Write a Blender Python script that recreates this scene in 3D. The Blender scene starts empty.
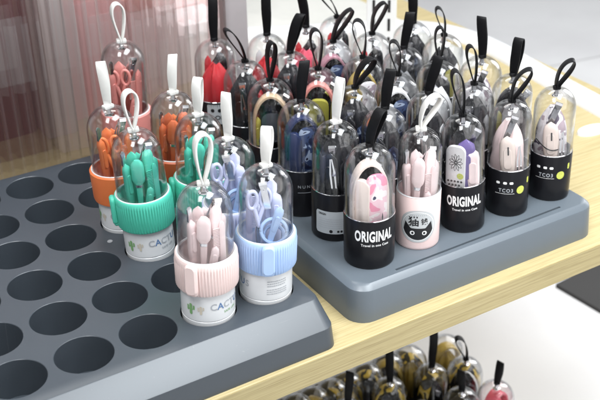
import bpy, bmesh, math, random
from mathutils import Matrix, Vector
random.seed(7)
PI = math.pi
S = bpy.context.scene
COL = S.collection
CM = 0.01                                     # every size below is in centimetres

# ------------------------------------------------------------ camera
CAMP = Vector((-16.184, -77.666, 60.542))
YAW, PITCH, ROLL, FPX = math.radians(30.889), math.radians(29.661), math.radians(-1.3476), 1053.99
fwd = Vector((math.sin(YAW)*math.cos(PITCH), math.cos(YAW)*math.cos(PITCH), -math.sin(PITCH)))
rgt = fwd.cross(Vector((0, 0, 1))).normalized()
upv = rgt.cross(fwd)
cR = math.cos(ROLL)*rgt + math.sin(ROLL)*upv
cU = -math.sin(ROLL)*rgt + math.cos(ROLL)*upv
cam = bpy.data.cameras.new('camera')
cam_o = bpy.data.objects.new('camera', cam)
COL.objects.link(cam_o)
m = Matrix((cR, cU, -fwd)).transposed().to_4x4()
m.translation = CAMP*CM
cam_o.matrix_world = m
cam.lens = 36*FPX/600
cam.sensor_width = 36
cam.clip_start = 0.05
cam.clip_end = 60
cam.dof.use_dof = True
cam.dof.focus_distance = 1.08
cam.dof.aperture_fstop = 9.5
S.camera = cam_o

# ------------------------------------------------------------ world and lamps
W = bpy.data.worlds.new('World'); S.world = W; W.use_nodes = True
nt = W.node_tree
bg = nt.nodes['Background']
# a shop interior: rows of ceiling panels overhead, light and dark displays round the horizon
N_, L_ = nt.nodes, nt.links
def math_(op, x, y=None):
    q = N_.new('ShaderNodeMath'); q.operation = op
    for i, v in enumerate((x, y)):
        if v is None: continue
        if isinstance(v, (int, float)): q.inputs[i].default_value = v
        else: L_.new(v, q.inputs[i])
    return q.outputs[0]
tc = N_.new('ShaderNodeTexCoord'); sx = N_.new('ShaderNodeSeparateXYZ'); L_.new(tc.outputs['Generated'], sx.inputs[0])
zc = math_('MAXIMUM', sx.outputs['Z'], .05)
cx_, cy_ = math_('DIVIDE', sx.outputs['X'], zc), math_('DIVIDE', sx.outputs['Y'], zc)
fx = math_('FRACT', math_('ADD', math_('MULTIPLY', cx_, .9), 100.33)); fy = math_('FRACT', math_('ADD', math_('MULTIPLY', cy_, .62), 100.2))
panel = math_('MULTIPLY', math_('LESS_THAN', fx, .34), math_('LESS_THAN', fy, .62))
ceil = math_('ADD', math_('MULTIPLY', panel, 2.0), .30)
no_ = N_.new('ShaderNodeTexNoise'); no_.inputs['Scale'].default_value = 3.2; no_.inputs['Detail'].default_value = 2; L_.new(tc.outputs['Generated'], no_.inputs['Vector'])
st_ = N_.new('ShaderNodeMapRange'); st_.inputs[1].default_value = .40; st_.inputs[2].default_value = .60; st_.inputs[3].default_value = .30; st_.inputs[4].default_value = 1.25
L_.new(no_.outputs['Fac'], st_.inputs[0])
el = N_.new('ShaderNodeMapRange'); el.inputs[1].default_value = .30; el.inputs[2].default_value = .42; L_.new(sx.outputs['Z'], el.inputs[0])
mxf = N_.new('ShaderNodeMix'); mxf.data_type = 'FLOAT'; L_.new(el.outputs[0], mxf.inputs[0]); L_.new(st_.outputs[0], mxf.inputs[2]); L_.new(ceil, mxf.inputs[3])
bg.inputs['Color'].default_value = (.96, .98, 1, 1)
L_.new(math_('MULTIPLY', mxf.outputs[0], .62), bg.inputs['Strength'])

def area(name, loc, target, sx_, sy_, watts, col=(1, 1, 1)):
    l = bpy.data.lights.new(name, 'AREA'); l.shape = 'RECTANGLE'
    l.size, l.size_y, l.energy, l.color = sx_*CM, sy_*CM, watts, col
    o = bpy.data.objects.new(name, l); COL.objects.link(o)
    o.location = Vector(loc)*CM
    o.rotation_euler = (Vector(target)-Vector(loc)).to_track_quat('-Z', 'Y').to_euler()
    return o
area('ceiling_lamp', (88, -62, 205), (25, 0, 0), 140, 75, 56, (.90, .96, 1))
area('ceiling_lamp', (70, 120, 210), (50, 40, 0), 150, 30, 13, (1, .985, .96))
area('ceiling_lamp', (-60, -60, 200), (25, 40, 0), 60, 90, 34, (.97, .985, 1))
area('window_light', (260, 60, 60), (90, 20, -20), 60, 120, 12, (.98, .99, 1))
area('added_floor_fill', (98, 30, -9), (112, 20, -53), 60, 40, 2.0, (1, .99, .98))  # added fill that brightens the floor below the board
area('added_floor_fill', (60, -40, 30), (70, 10, -45), 60, 60, 2.5, (1, .99, .98))  # second added fill, from in front, aimed below the board
S.view_settings.view_transform = 'Standard'
S.view_settings.look = 'None'
S.view_settings.exposure = 0.08
S.view_settings.gamma = 1.0
S.cycles.max_bounces = 14
S.cycles.diffuse_bounces = 3
S.cycles.glossy_bounces = 5
S.cycles.transmission_bounces = 8
S.cycles.transparent_max_bounces = 64
S.cycles.sample_clamp_indirect = 4
S.cycles.caustics_reflective = False
S.cycles.caustics_refractive = False
S.cycles.use_denoising = True

# ------------------------------------------------------------ geometry of the view, only used to read places off the photograph
def unproj(u, v, z):
    d = cR*((u-300)/FPX) - cU*((v-200)/FPX) + fwd
    return CAMP + d*((z-CAMP.z)/d.z)
def unproj_face(u, v, P):
    """point of the upright plane through P that faces the viewer"""
    d = cR*((u-300)/FPX) - cU*((v-200)/FPX) + fwd
    n = Vector((fwd.x, fwd.y, 0)).normalized()
    return CAMP + d*((P-CAMP).dot(n)/d.dot(n))
def toward(P):
    """angle in plan from P to the viewer"""
    return math.atan2(CAMP.y-P.y, CAMP.x-P.x)

# ------------------------------------------------------------ materials
def mat(name, col, rough=.45, metal=0, noise=.06, scale=60, bump=0, spec=.5, sub=0, coat=0, trans=0):
    M = bpy.data.materials.new(name); M.use_nodes = True
    n, l = M.node_tree.nodes, M.node_tree.links
    b = n['Principled BSDF']
    t = n.new('ShaderNodeTexNoise'); t.inputs['Scale'].default_value = scale; t.inputs['Detail'].default_value = 4
    c = n.new('ShaderNodeTexCoord'); l.new(c.outputs['Object'], t.inputs['Vector'])
    mx = n.new('ShaderNodeMix'); mx.data_type = 'RGBA'
    mx.inputs[6].default_value = tuple(x*(1-noise) for x in col)+(1,)
    mx.inputs[7].default_value = tuple(min(1, x*(1+noise)) for x in col)+(1,)
    l.new(t.outputs['Fac'], mx.inputs[0]); l.new(mx.outputs[2], b.inputs['Base Color'])
    rr = n.new('ShaderNodeMapRange'); rr.inputs[3].default_value = max(0, rough-.06); rr.inputs[4].default_value = rough+.06
    l.new(t.outputs['Fac'], rr.inputs[0]); l.new(rr.outputs[0], b.inputs['Roughness'])
    b.inputs['Metallic'].default_value = metal
    b.inputs['Specular IOR Level'].default_value = spec
    if sub:
        b.inputs['Subsurface Weight'].default_value = sub
        b.inputs['Subsurface Radius'].default_value = (.004, .003, .003)
    if coat:
        b.inputs['Coat Weight'].default_value = coat; b.inputs['Coat Roughness'].default_value = .12
    if trans:
        b.inputs['Transmission Weight'].default_value = trans
    if bump:
        bp = n.new('ShaderNodeBump'); bp.inputs['Strength'].default_value = bump; bp.inputs['Distance'].default_value = .0006
        l.new(t.outputs['Fac'], bp.inputs['Height']); l.new(bp.outputs[0], b.inputs['Normal'])
    return M

def clear_plastic(name, tint=(.995, .996, .997), base=.034, top=.88, power=2.3, rim=(.90, .91, .93)):
    """thin clear plastic: it reflects more and lets less through the more edge-on it is seen"""
    M = bpy.data.materials.new(name); M.use_nodes = True
    n, l = M.node_tree.nodes, M.node_tree.links
    for x in list(n):
        if x.type != 'OUTPUT_MATERIAL': n.remove(x)
    out = [x for x in n if x.type == 'OUTPUT_MATERIAL'][0]
    lw = n.new('ShaderNodeLayerWeight'); lw.inputs['Blend'].default_value = .5
    pw = n.new('ShaderNodeMath'); pw.operation = 'POWER'; pw.inputs[1].default_value = power
    l.new(lw.outputs['Facing'], pw.inputs[0])
    mr = n.new('ShaderNodeMapRange'); mr.inputs[3].default_value = base; mr.inputs[4].default_value = top
    l.new(pw.outputs[0], mr.inputs[0])
    tr = n.new('ShaderNodeBsdfTransparent')
    cm = n.new('ShaderNodeMix'); cm.data_type = 'RGBA'
    cm.inputs[6].default_value = tint+(1,); cm.inputs[7].default_value = rim+(1,)
    l.new(pw.outputs[0], cm.inputs[0]); l.new(cm.outputs[2], tr.inputs['Color'])
    gl = n.new('ShaderNodeBsdfGlossy'); gl.inputs['Roughness'].default_value = .11
    no = n.new('ShaderNodeTexNoise'); no.inputs['Scale'].default_value = 40
    co = n.new('ShaderNodeTexCoord'); l.new(co.outputs['Object'], no.inputs['Vector'])
    bp = n.new('ShaderNodeBump'); bp.inputs['Strength'].default_value = .45; bp.inputs['Distance'].default_value = .0016
    l.new(no.outputs['Fac'], bp.inputs['Height']); l.new(bp.outputs[0], gl.inputs['Normal'])
    ms = n.new('ShaderNodeMixShader')
    l.new(mr.outputs[0], ms.inputs[0]); l.new(tr.outputs[0], ms.inputs[1]); l.new(gl.outputs[0], ms.inputs[2])
    l.new(ms.outputs[0], out.inputs['Surface'])
    return M

def pattern(name, cols, scale=90, rough=.35, detail=1.5, dist=.6):
    """printed plastic: blotches of a few flat colours"""
    M = bpy.data.materials.new(name); M.use_nodes = True
    n, l = M.node_tree.nodes, M.node_tree.links
    b = n['Principled BSDF']; b.inputs['Roughness'].default_value = rough
    c = n.new('ShaderNodeTexCoord')
    t = n.new('ShaderNodeTexNoise'); t.inputs['Scale'].default_value = scale; t.inputs['Detail'].default_value = detail
    t.inputs['Distortion'].default_value = dist
    l.new(c.outputs['Object'], t.inputs['Vector'])
    r = n.new('ShaderNodeValToRGB'); r.color_ramp.interpolation = 'CONSTANT'
    e = r.color_ramp.elements
    e[0].position = 0; e[0].color = cols[0]+(1,)
    e[1].position = .46; e[1].color = cols[1]+(1,)
    for p_, cc in zip((.56, .64), cols[2:]):
        x = e.new(p_); x.color = cc+(1,)
    l.new(t.outputs['Fac'], r.inputs[0]); l.new(r.outputs[0], b.inputs['Base Color'])
    return M

def wood_mat(name, c1, c2, c3):
    M = bpy.data.materials.new(name); M.use_nodes = True
    n, l = M.node_tree.nodes, M.node_tree.links
    b = n['Principled BSDF']; b.inputs['Roughness'].default_value = .42
    c = n.new('ShaderNodeTexCoord')
    mp = n.new('ShaderNodeMapping'); mp.inputs['Scale'].default_value = (2.2, 95, 150)
    l.new(c.outputs['Object'], mp.inputs['Vector'])
    t = n.new('ShaderNodeTexNoise'); t.inputs['Scale'].default_value = 4.5; t.inputs['Detail'].default_value = 8; t.inputs['Roughness'].default_value = .62
    t.inputs['Distortion'].default_value = .35
    l.new(mp.outputs[0], t.inputs['Vector'])
    r = n.new('ShaderNodeValToRGB'); e = r.color_ramp.elements
    e[0].position = .3; e[0].color = c1+(1,); e[1].position = .72; e[1].color = c3+(1,)
    x = e.new(.5); x.color = c2+(1,)
    l.new(t.outputs['Fac'], r.inputs[0])
    mp2 = n.new('ShaderNodeMapping'); mp2.inputs['Scale'].default_value = (9, 420, 420)
    l.new(c.outputs['Object'], mp2.inputs['Vector'])
    t2 = n.new('ShaderNodeTexNoise'); t2.inputs['Scale'].default_value = 3; t2.inputs['Detail'].default_value = 3
    l.new(mp2.outputs[0], t2.inputs['Vector'])
    r2 = n.new('ShaderNodeValToRGB'); r2.color_ramp.elements[0].position = .3; r2.color_ramp.elements[0].color = (.78, .74, .66, 1)
    r2.color_ramp.elements[1].position = .52; r2.color_ramp.elements[1].color = (1, 1, 1, 1)
    l.new(t2.outputs['Fac'], r2.inputs[0])
    mx = n.new('ShaderNodeMix'); mx.data_type = 'RGBA'; mx.blend_type = 'MULTIPLY'; mx.inputs[0].default_value = .75
    l.new(r.outputs[0], mx.inputs[6]); l.new(r2.outputs[0], mx.inputs[7]); l.new(mx.outputs[2], b.inputs['Base Color'])
    bp = n.new('ShaderNodeBump'); bp.inputs['Strength'].default_value = .15; bp.inputs['Distance'].default_value = .0004
    l.new(t2.outputs['Fac'], bp.inputs['Height']); l.new(bp.outputs[0], b.inputs['Normal'])
    return M

def floor_tone():
    M = bpy.data.materials.new('white_floor_tile'); M.use_nodes = True
    n, l = M.node_tree.nodes, M.node_tree.links
    b = n['Principled BSDF']; b.inputs['Roughness'].default_value = .3
    c = n.new('ShaderNodeTexCoord')
    mp = n.new('ShaderNodeMapping'); mp.inputs['Rotation'].default_value = (0, 0, math.radians(8)); mp.inputs['Location'].default_value = (.28, .17, 0)
    l.new(c.outputs['Object'], mp.inputs['Vector'])
    br = n.new('ShaderNodeTexBrick'); br.offset = 0
    br.inputs['Scale'].default_value = 1
    br.inputs['Brick Width'].default_value = .8; br.inputs['Row Height'].default_value = .8
    br.inputs['Mortar Size'].default_value = .003
    br.inputs['Color1'].default_value = (.68, .675, .675, 1); br.inputs['Color2'].default_value = (.64, .635, .64, 1)
    br.inputs['Mortar'].default_value = (.36, .35, .35, 1)
    l.new(mp.outputs[0], br.inputs['Vector'])
    t = n.new('ShaderNodeTexNoise'); t.inputs['Scale'].default_value = 3.5; t.inputs['Detail'].default_value = 5
    l.new(c.outputs['Object'], t.inputs['Vector'])
    r = n.new('ShaderNodeValToRGB'); r.color_ramp.elements[0].color = (.9, .895, .9, 1); r.color_ramp.elements[1].color = (1, 1, 1, 1)
    r.color_ramp.elements[0].position = .35; r.color_ramp.elements[1].position = .6
    l.new(t.outputs['Fac'], r.inputs[0])
    mx = n.new('ShaderNodeMix'); mx.data_type = 'RGBA'; mx.blend_type = 'MULTIPLY'; mx.inputs[0].default_value = 1
    l.new(br.outputs['Color'], mx.inputs[6]); l.new(r.outputs[0], mx.inputs[7]); l.new(mx.outputs[2], b.inputs['Base Color'])
    return M

def ribbed_mat():
    M = bpy.data.materials.new('ribbed_clear_acrylic'); M.use_nodes = True
    n, l = M.node_tree.nodes, M.node_tree.links
    for x in list(n):
        if x.type != 'OUTPUT_MATERIAL': n.remove(x)
    out = [x for x in n if x.type == 'OUTPUT_MATERIAL'][0]
    rf = n.new('ShaderNodeBsdfRefraction'); rf.inputs['IOR'].default_value = 1.45; rf.inputs['Roughness'].default_value = .04
    rf.inputs['Color'].default_value = (1, .97, .965, 1)
    t = n.new('ShaderNodeBsdfTransparent'); t.inputs['Color'].default_value = (.98, .97, .97, 1)
    ms = n.new('ShaderNodeMixShader'); ms.inputs[0].default_value = .6
    l.new(rf.outputs[0], ms.inputs[1]); l.new(t.outputs[0], ms.inputs[2])
    lw = n.new('ShaderNodeLayerWeight'); lw.inputs['Blend'].default_value = .5
    pw = n.new('ShaderNodeMath'); pw.operation = 'POWER'; pw.inputs[1].default_value = 2.8; l.new(lw.outputs['Facing'], pw.inputs[0])
    mr = n.new('ShaderNodeMapRange'); mr.inputs[3].default_value = .04; mr.inputs[4].default_value = .9; l.new(pw.outputs[0], mr.inputs[0])
    gg = n.new('ShaderNodeBsdfGlossy'); gg.inputs['Roughness'].default_value = .1
    dd = n.new('ShaderNodeBsdfTranslucent'); dd.inputs['Color'].default_value = (.9, .86, .86, 1)
    d2 = n.new('ShaderNodeBsdfDiffuse'); d2.inputs['Color'].default_value = (.9, .87, .87, 1)
    dm = n.new('ShaderNodeMixShader'); dm.inputs[0].default_value = .5; l.new(dd.outputs[0], dm.inputs[1]); l.new(d2.outputs[0], dm.inputs[2])
    g = n.new('ShaderNodeMixShader'); g.inputs[0].default_value = .6; l.new(gg.outputs[0], g.inputs[1]); l.new(dm.outputs[0], g.inputs[2])
    m2 = n.new('ShaderNodeMixShader'); l.new(mr.outputs[0], m2.inputs[0]); l.new(ms.outputs[0], m2.inputs[1]); l.new(g.outputs[0], m2.inputs[2])
    l.new(m2.outputs[0], out.inputs['Surface'])
    return M

def tray_mat(name, col, rough):
    M = mat(name, col, rough=rough, noise=.03, scale=30, spec=.62)
    n, l = M.node_tree.nodes, M.node_tree.links; b = n['Principled BSDF']
    co = [x for x in n if x.type == 'TEX_COORD'][0]
    for k in list(b.inputs['Roughness'].links): l.remove(k)
    b.inputs['Roughness'].default_value = rough
    src = b.inputs['Base Color'].links[0].from_socket
    v = n.new('ShaderNodeTexNoise'); v.inputs['Scale'].default_value = 420; v.inputs['Detail'].default_value = 1; l.new(co.outputs['Object'], v.inputs['Vector'])
    r = n.new('ShaderNodeMapRange'); r.inputs[1].default_value = .735; r.inputs[2].default_value = .79; r.inputs[3].default_value = 0; r.inputs[4].default_value = .08
    l.new(v.outputs['Fac'], r.inputs[0])
    # thin rubbed scratches
    mp = n.new('ShaderNodeMapping'); mp.inputs['Scale'].default_value = (14, 420, 1); mp.inputs['Rotation'].default_value = (0, 0, .5); l.new(co.outputs['Object'], mp.inputs['Vector'])
    w = n.new('ShaderNodeTexNoise'); w.inputs['Scale'].default_value = 1.6; w.inputs['Detail'].default_value = 2; l.new(mp.outputs[0], w.inputs['Vector'])
    r2 = n.new('ShaderNodeMapRange'); r2.inputs[1].default_value = .72; r2.inputs[2].default_value = .78; r2.inputs[3].default_value = 0; r2.inputs[4].default_value = .10
    l.new(w.outputs['Fac'], r2.inputs[0])
    ad = n.new('ShaderNodeMath'); ad.operation = 'MAXIMUM'; l.new(r.outputs[0], ad.inputs[0]); l.new(r2.outputs[0], ad.inputs[1])
    mx = n.new('ShaderNodeMix'); mx.data_type = 'RGBA'; l.new(ad.outputs[0], mx.inputs[0]); l.new(src, mx.inputs[6]); mx.inputs[7].default_value = (.30, .31, .32, 1)
    l.new(mx.outputs[2], b.inputs['Base Color'])
    return M
M_TRAY = tray_mat('slate_grey_tray_plastic', (.112, .134, .156), .36)
M_TRAYDARK = tray_mat('charcoal_tray_plastic', (.048, .058, .070), .36)
M_WOOD = wood_mat('pale_birch_board', (.36, .29, .145), (.47, .385, .20), (.53, .44, .25))
M_FLOOR = floor_tone()
M_CLEAR = clear_plastic('clear_dome_plastic')
M_RIB = ribbed_mat()
M_BLACK = mat('satin_black_plastic', (.008, .008, .010), rough=.3, scale=300, spec=.28)
M_BLACKTOOL = mat('black_tool_plastic', (.015, .016, .02), rough=.22, scale=200)
M_STRAPK = mat('black_leatherette', (.006, .006, .007), rough=.45, scale=500, bump=.3, spec=.18)
M_STRAPW = mat('white_silicone', (.80, .79, .76), rough=.5, scale=200, sub=.15)
M_WHITE = mat('white_glossy_plastic', (.76, .77, .78), rough=.25, scale=60)
M_PRINTW = mat('white_print', (.85, .85, .85), rough=.5)
M_PRINTK = mat('black_print', (.01, .01, .012), rough=.5)
M_PRINTG = mat('grey_print', (.42, .44, .47), rough=.5)
M_PRINTB = mat('blue_print', (.12, .22, .42), rough=.5)
M_GREENPR = mat('green_print', (.22, .42, .18), rough=.5)
M_BEIGEPR = mat('beige_print', (.62, .56, .46), rough=.5)
M_LIME = mat('lime_print', (.52, .56, .10), rough=.5, noise=.3, scale=500)
M_SILVER = mat('polished_steel', (.82, .82, .84), rough=.12, metal=1, noise=.02)
M_DKSTEEL = mat('dark_steel', (.30, .30, .32), rough=.16, metal=1, noise=.03)
M_LABEL = mat('silver_label_paper', (.50, .53, .55), rough=.4, noise=.03)
M_LABELW = mat('white_label_paper', (.74, .75, .76), rough=.5, noise=.02)
M_GREYPOST = mat('mauve_grey_panel', (.42, .385, .39), rough=.5)
C = {
 'green': (.095, .60, .44), 'orange': (.86, .22, .07), 'pinkc': (.84, .67, .64), 'bluec': (.42, .58, .86),
 'palepink': (.92, .74, .735), 'rose': (.72, .27, .24), 'rust': (.62, .14, .05), 'violet': (.63, .67, .90),
 'cyan': (.20, .60, .66), 'cream': (.80, .68, .62), 'red': (.62, .035, .045), 'navy': (.02, .03, .09),
 'gold': (.50, .36, .09), 'yellow': (.50, .46, .09), 'black': (.014, .014, .017), 'grey': (.30, .30, .31),
 'white': (.80, .79, .80), 'purple': (.13, .09, .27), 'tan': (.62, .45, .30), 'teal': (.04, .22, .24), 'hotpink': (.80, .12, .18),
 'mauve': (.45, .22, .27),
}
PM = {k: mat(k+'_plastic', v, rough=.26, scale=80, sub=.08 if k not in ('black', 'navy') else 0) for k, v in C.items()}
P_PINK = pattern('pink_floral_print', ((.72, .25, .36), (.78, .52, .58), (.82, .74, .74), (.03, .03, .08)), 60)
P_NAVY = pattern('navy_floral_print', ((.010, .014, .04), (.03, .05, .12), (.30, .36, .48), (.01, .01, .03)), 75)
P_GOLD = pattern('gold_black_print', ((.012, .012, .012), (.62, .44, .07), (.78, .62, .22), (.012, .012, .012)), 45)
P_WHITE = pattern('white_marbled_print', ((.38, .30, .34), (.78, .74, .76), (.86, .82, .84), (.10, .08, .12)), 70)

# ------------------------------------------------------------ mesh helpers
def mesh_of(name, verts, faces, material, smooth=True, angle=35):
    me = bpy.data.meshes.new(name)
    me.from_pydata([(v[0]*CM, v[1]*CM, v[2]*CM) for v in verts], [], faces)
    bm = bmesh.new(); bm.from_mesh(me)
    bmesh.ops.recalc_face_normals(bm, faces=bm.faces)
    bm.to_mesh(me); bm.free()
    if smooth:
        me.polygons.foreach_set('use_smooth', [True]*len(me.polygons))
        me.set_sharp_from_angle(angle=math.radians(angle))
    me.materials.append(material); me.update()
    return me
def add(name, me, parent=None, mx=None):
    o = bpy.data.objects.new(name, me); COL.objects.link(o)
    if parent is not None: o.parent = parent
    if mx is not None:
        q = mx.copy(); q.translation = mx.translation*CM
        o.matrix_local = q
    return o
def tag(o, label=None, cat=None, group=None, kind=None):
    for k, v in (('label', label), ('category', cat), ('group', group), ('kind', kind)):
        if v: o[k] = v
    return o
def empty(name, mx):
    o = bpy.data.objects.new(name, None); COL.objects.link(o)
    o.empty_display_size = .02
    q = mx.copy(); q.translation = mx.translation*CM
    o.matrix_world = q
    return o
def lathe(prof, n=56, close=False):
    V, Fc = [], []
    for r, z in prof:
        for k in range(n):
            a = 2*PI*k/n; V.append((r*math.cos(a), r*math.sin(a), z))
    L = len(prof)
    for i in range(L-1 if not close else L):
        j = (i+1) % L
        for k in range(n):
            q = (k+1) % n
            Fc.append((i*n+k, i*n+q, j*n+q, j*n+k))
    return V, Fc
def cap(V, Fc, ring, n):
    Fc.append(tuple(range(ring*n, ring*n+n)))
def merge(*parts):
    V, Fc = [], []
    for v, f in parts:
        o = len(V); V += list(v); Fc += [tuple(i+o for i in x) for x in f]
    return V, Fc
def box(x0, x1, y0, y1, z0, z1):
    V = [(x, y, z) for z in (z0, z1) for y in (y0, y1) for x in (x0, x1)]
    return V, [(0, 2, 3, 1), (4, 5, 7, 6), (0, 1, 5, 4), (2, 6, 7, 3), (0, 4, 6, 2), (1, 3, 7, 5)]
def xf(part, mx):
    return [tuple(mx @ Vector(v)) for v in part[0]], part[1]
def rbox_outline(w, h, r, n=6):
    pts = []
    for cx, cy, a0 in ((w/2-r, h/2-r, 0), (-w/2+r, h/2-r, 90), (-w/2+r, -h/2+r, 180), (w/2-r, -h/2+r, 270)):
        for k in range(n+1):
            a = math.radians(a0+90*k/n); pts.append((cx+r*math.cos(a), cy+r*math.sin(a)))
    return pts
def loft(rings, closed_ends=True):
    V, Fc = [], []; n = len(rings[0])
    for r in rings: V += r
    for i in range(len(rings)-1):
        for k in range(n):
            q = (k+1) % n; Fc.append((i*n+k, i*n+q, (i+1)*n+q, (i+1)*n+k))
    if closed_ends:
        Fc.append(tuple(range(n))[::-1]); Fc.append(tuple(range((len(rings)-1)*n, len(rings)*n)))
    return V, Fc
def slab(w, h, t, r, bev=.06):
    """rounded rectangle w by h in the xz plane, t thick along y, with softened edges"""
    rings = []
    for y, s in ((-t/2, -bev), (-t/2+bev, 0), (t/2-bev, 0), (t/2, -bev)):
        rings.append([(x*(1+2*s/w), y, z*(1+2*s/h)) for x, z in rbox_outline(w, h, r)])
    return loft(rings)
def tube(path, rad, n=10, closed=False):
    """round tube along a list of points; rad is a number or a list"""
    P = [Vector(p) for p in path]; L = len(P); rings = []
    up = Vector((0.13, .2, 1)).normalized()
    for i in range(L):
        a = P[(i-1) % L] if closed or i > 0 else P[i]; b = P[(i+1) % L] if closed or i < L-1 else P[i]
        t = (b-a).normalized()
        s = t.cross(up)
        if s.length < .05: s = t.cross(Vector((1, 0, 0)))
        s.normalize(); q = s.cross(t)
        r = rad[i] if isinstance(rad, (list, tuple)) else rad
        rings.append([tuple(P[i]+s*r*math.cos(2*PI*k/n)+q*r*math.sin(2*PI*k/n)) for k in range(n)])
    V, Fc = loft(rings, not closed)
    if closed:
        for k in range(n):
            q = (k+1) % n; Fc.append(((L-1)*n+k, (L-1)*n+q, q, k))
    return V, Fc
def wrap(me_parts, r, phi0, z0):
    """lay flat (x, y) artwork round a cylinder of radius r"""
    V, Fc = me_parts
    return [(r*math.cos(phi0+x/r), r*math.sin(phi0+x/r), z0+y) for x, y, *_ in V], Fc
_tx = {}
def text_mesh(s, size, xs=1.0, bold=0.0, space=1.0):
    key = (s, size, xs, bold, space)
    if key in _tx: return _tx[key]
    cu = bpy.data.curves.new('text', 'FONT'); cu.body = s; cu.size = size; cu.align_x = 'CENTER'; cu.align_y = 'CENTER'
    cu.offset = bold; cu.space_character = space; cu.resolution_u = 3
    o = bpy.data.objects.new('text', cu); COL.objects.link(o)
    bpy.context.view_layer.update()
    me = bpy.data.meshes.new_from_object(o.evaluated_get(bpy.context.evaluated_depsgraph_get()))
    V = [(v.co.x*xs, v.co.y, 0) for v in me.vertices]; Fc = [tuple(p.vertices) for p in me.polygons]
    bpy.data.objects.remove(o); bpy.data.meshes.remove(me); bpy.data.curves.remove(cu)
    _tx[key] = (V, Fc)
    return V, Fc
def rect_grid(x0, x1, y0, y1, nx=1):
    V, Fc = [], []
    for i in range(nx+1):
        x = x0+(x1-x0)*i/nx; V += [(x, y0, 0), (x, y1, 0)]
    for i in range(nx): Fc.append((2*i, 2*i+2, 2*i+3, 2*i+1))
    return V, Fc
def rr_patch(w, h, r, nx=16):
    """rounded rectangle in xy as vertical strips, so that it can be wrapped"""
    V, Fc = [], []
    for i in range(nx+1):
        x = -w/2+w*i/nx; e = max(0, abs(x)-(w/2-r)); hh = h/2-r+math.sqrt(max(0, r*r-e*e))
        V += [(x, -hh, 0), (x, hh, 0)]
    for i in range(nx): Fc.append((2*i, 2*i+2, 2*i+3, 2*i+1))
    return V, Fc
def shift(part, dx, dy):
    return [(v[0]+dx, v[1]+dy, 0) for v in part[0]], part[1]
def printed(name, parts, r, phi, z, material, parent):
    V, Fc = wrap(merge(*parts), r, phi, z)
    return add(name, mesh_of(name, V, Fc, material, smooth=False), parent)

# ------------------------------------------------------------ setting: floor and shelf
V, Fc = box(-400, 700, -200, 900, -55, -53)
tag(add('floor', mesh_of('floor', V, Fc, M_FLOOR, smooth=False)), kind='structure')

ZB = -4.2                                       # top of the wooden board
def rounded_plan(x0, x1, y0, y1, r, n=6):
    return [(p[0]+(x0+x1)/2, p[1]+(y0+y1)/2) for p in rbox_outline(x1-x0, y1-y0, r, n)]
def stack(plan_levels):
    """plan_levels: list of (z, outline)"""
    return loft([[(x, y, z) for x, y in o] for z, o in plan_levels])
BX = (-60, 97.5, -7.75, 112)
V, Fc = stack([(ZB-3.1, rounded_plan(BX[0]+.12, BX[1]-.12, BX[2]+.12, BX[3]-.12, 1)), (ZB-2.98, rounded_plan(*BX, 1)),
               (ZB-.1, rounded_plan(*BX, 1)), (ZB, rounded_plan(BX[0]+.1, BX[1]-.1, BX[2]+.1, BX[3]-.1, 1))])
board = tag(add('shelf_board', mesh_of('shelf_board', V, Fc, M_WOOD)), 
            'long pale birch shelf board under both grey trays', 'shelf')

V, Fc = box(BX[0]+1, BX[1]-1, BX[2]-.06, BX[2]-.004, ZB-3.02, ZB-.14)
add('edge_band', mesh_of('edge_band', V, Fc, wood_mat('birch_edge_band', (.31, .25, .115), (.42, .345, .17), (.48, .40, .215)), smooth=False), board)

# ------------------------------------------------------------ trays
def plate_with_holes(outer, holes, z):
    bm = bmesh.new(); edges = []
    for loop in [outer]+holes:
        vs = [bm.verts.new((x, y, z)) for x, y in loop]
        edges += [bm.edges.new((vs[i], vs[(i+1) % len(vs)])) for i in range(len(vs))]
    bmesh.ops.triangle_fill(bm, use_beauty=True, use_dissolve=False, edges=edges)
    bm.verts.index_update()
    V = [tuple(v.co) for v in bm.verts]; Fc = [tuple(v.index for v in f.verts) for f in bm.faces]
    bm.free()
    return V, Fc
PX, PY, HR, HD = 6.5, 6.8217, 2.79, 4.1
def circle(cx, cy, r, n=56): return [(cx+r*math.cos(2*PI*k/n), cy+r*math.sin(2*PI*k/n)) for k in range(n)]
hc = [(i*PX, j*PY) for i in range(-4, 5) for j in range(0, 6)]
T1 = dict(x0=-30.2, x1=29.7, y0=-4.35, y1=38.0)
def t1_outline(dx, dyf, dyb, r):                 # the front slopes out more than the other sides
    return rounded_plan(T1['x0']-dx, T1['x1']+dx, T1['y0']-dyf, T1['y1']+dyb, r)
side = stack([(ZB, t1_outline(.35, 2.95, .35, 1.3)), (-1.80, t1_outline(.18, 2.72, .22, 1.3)), (-1.75, t1_outline(.16, 2.66, .2, 1.3)),
              (-.05, t1_outline(.0, .0, .03, .9)), (-.02, t1_outline(-.05, -.05, -.03, .85)), (0, t1_outline(-.16, -.1, -.12, .8))])
side = (side[0], side[1][:-1])                   # the top is filled below
top = plate_with_holes(t1_outline(-.16, -.1, -.12, .8), [circle(x, y, HR+.05) for x, y in hc], 0)
wells = []
for x, y in hc:
    pv, pf = lathe([(HR+.05, 0), (HR, -.05), (HR-.1, -HD*.7), (HR-.14, -HD)], 56)
    cap(pv, pf, 3, 56)
    wells.append(([(a+x, b+y, c) for a, b, c in pv], pf))
V, Fc = merge(side, top, *wells)
bm = bmesh.new(); me = bpy.data.meshes.new('display_tray')
me.from_pydata([(a*CM, b*CM, c*CM) for a, b, c in V], [], Fc)
bm.from_mesh(me); bmesh.ops.remove_doubles(bm, verts=bm.verts, dist=1e-6); bmesh.ops.recalc_face_normals(bm, faces=bm.faces); bm.to_mesh(me); bm.free()
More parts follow.
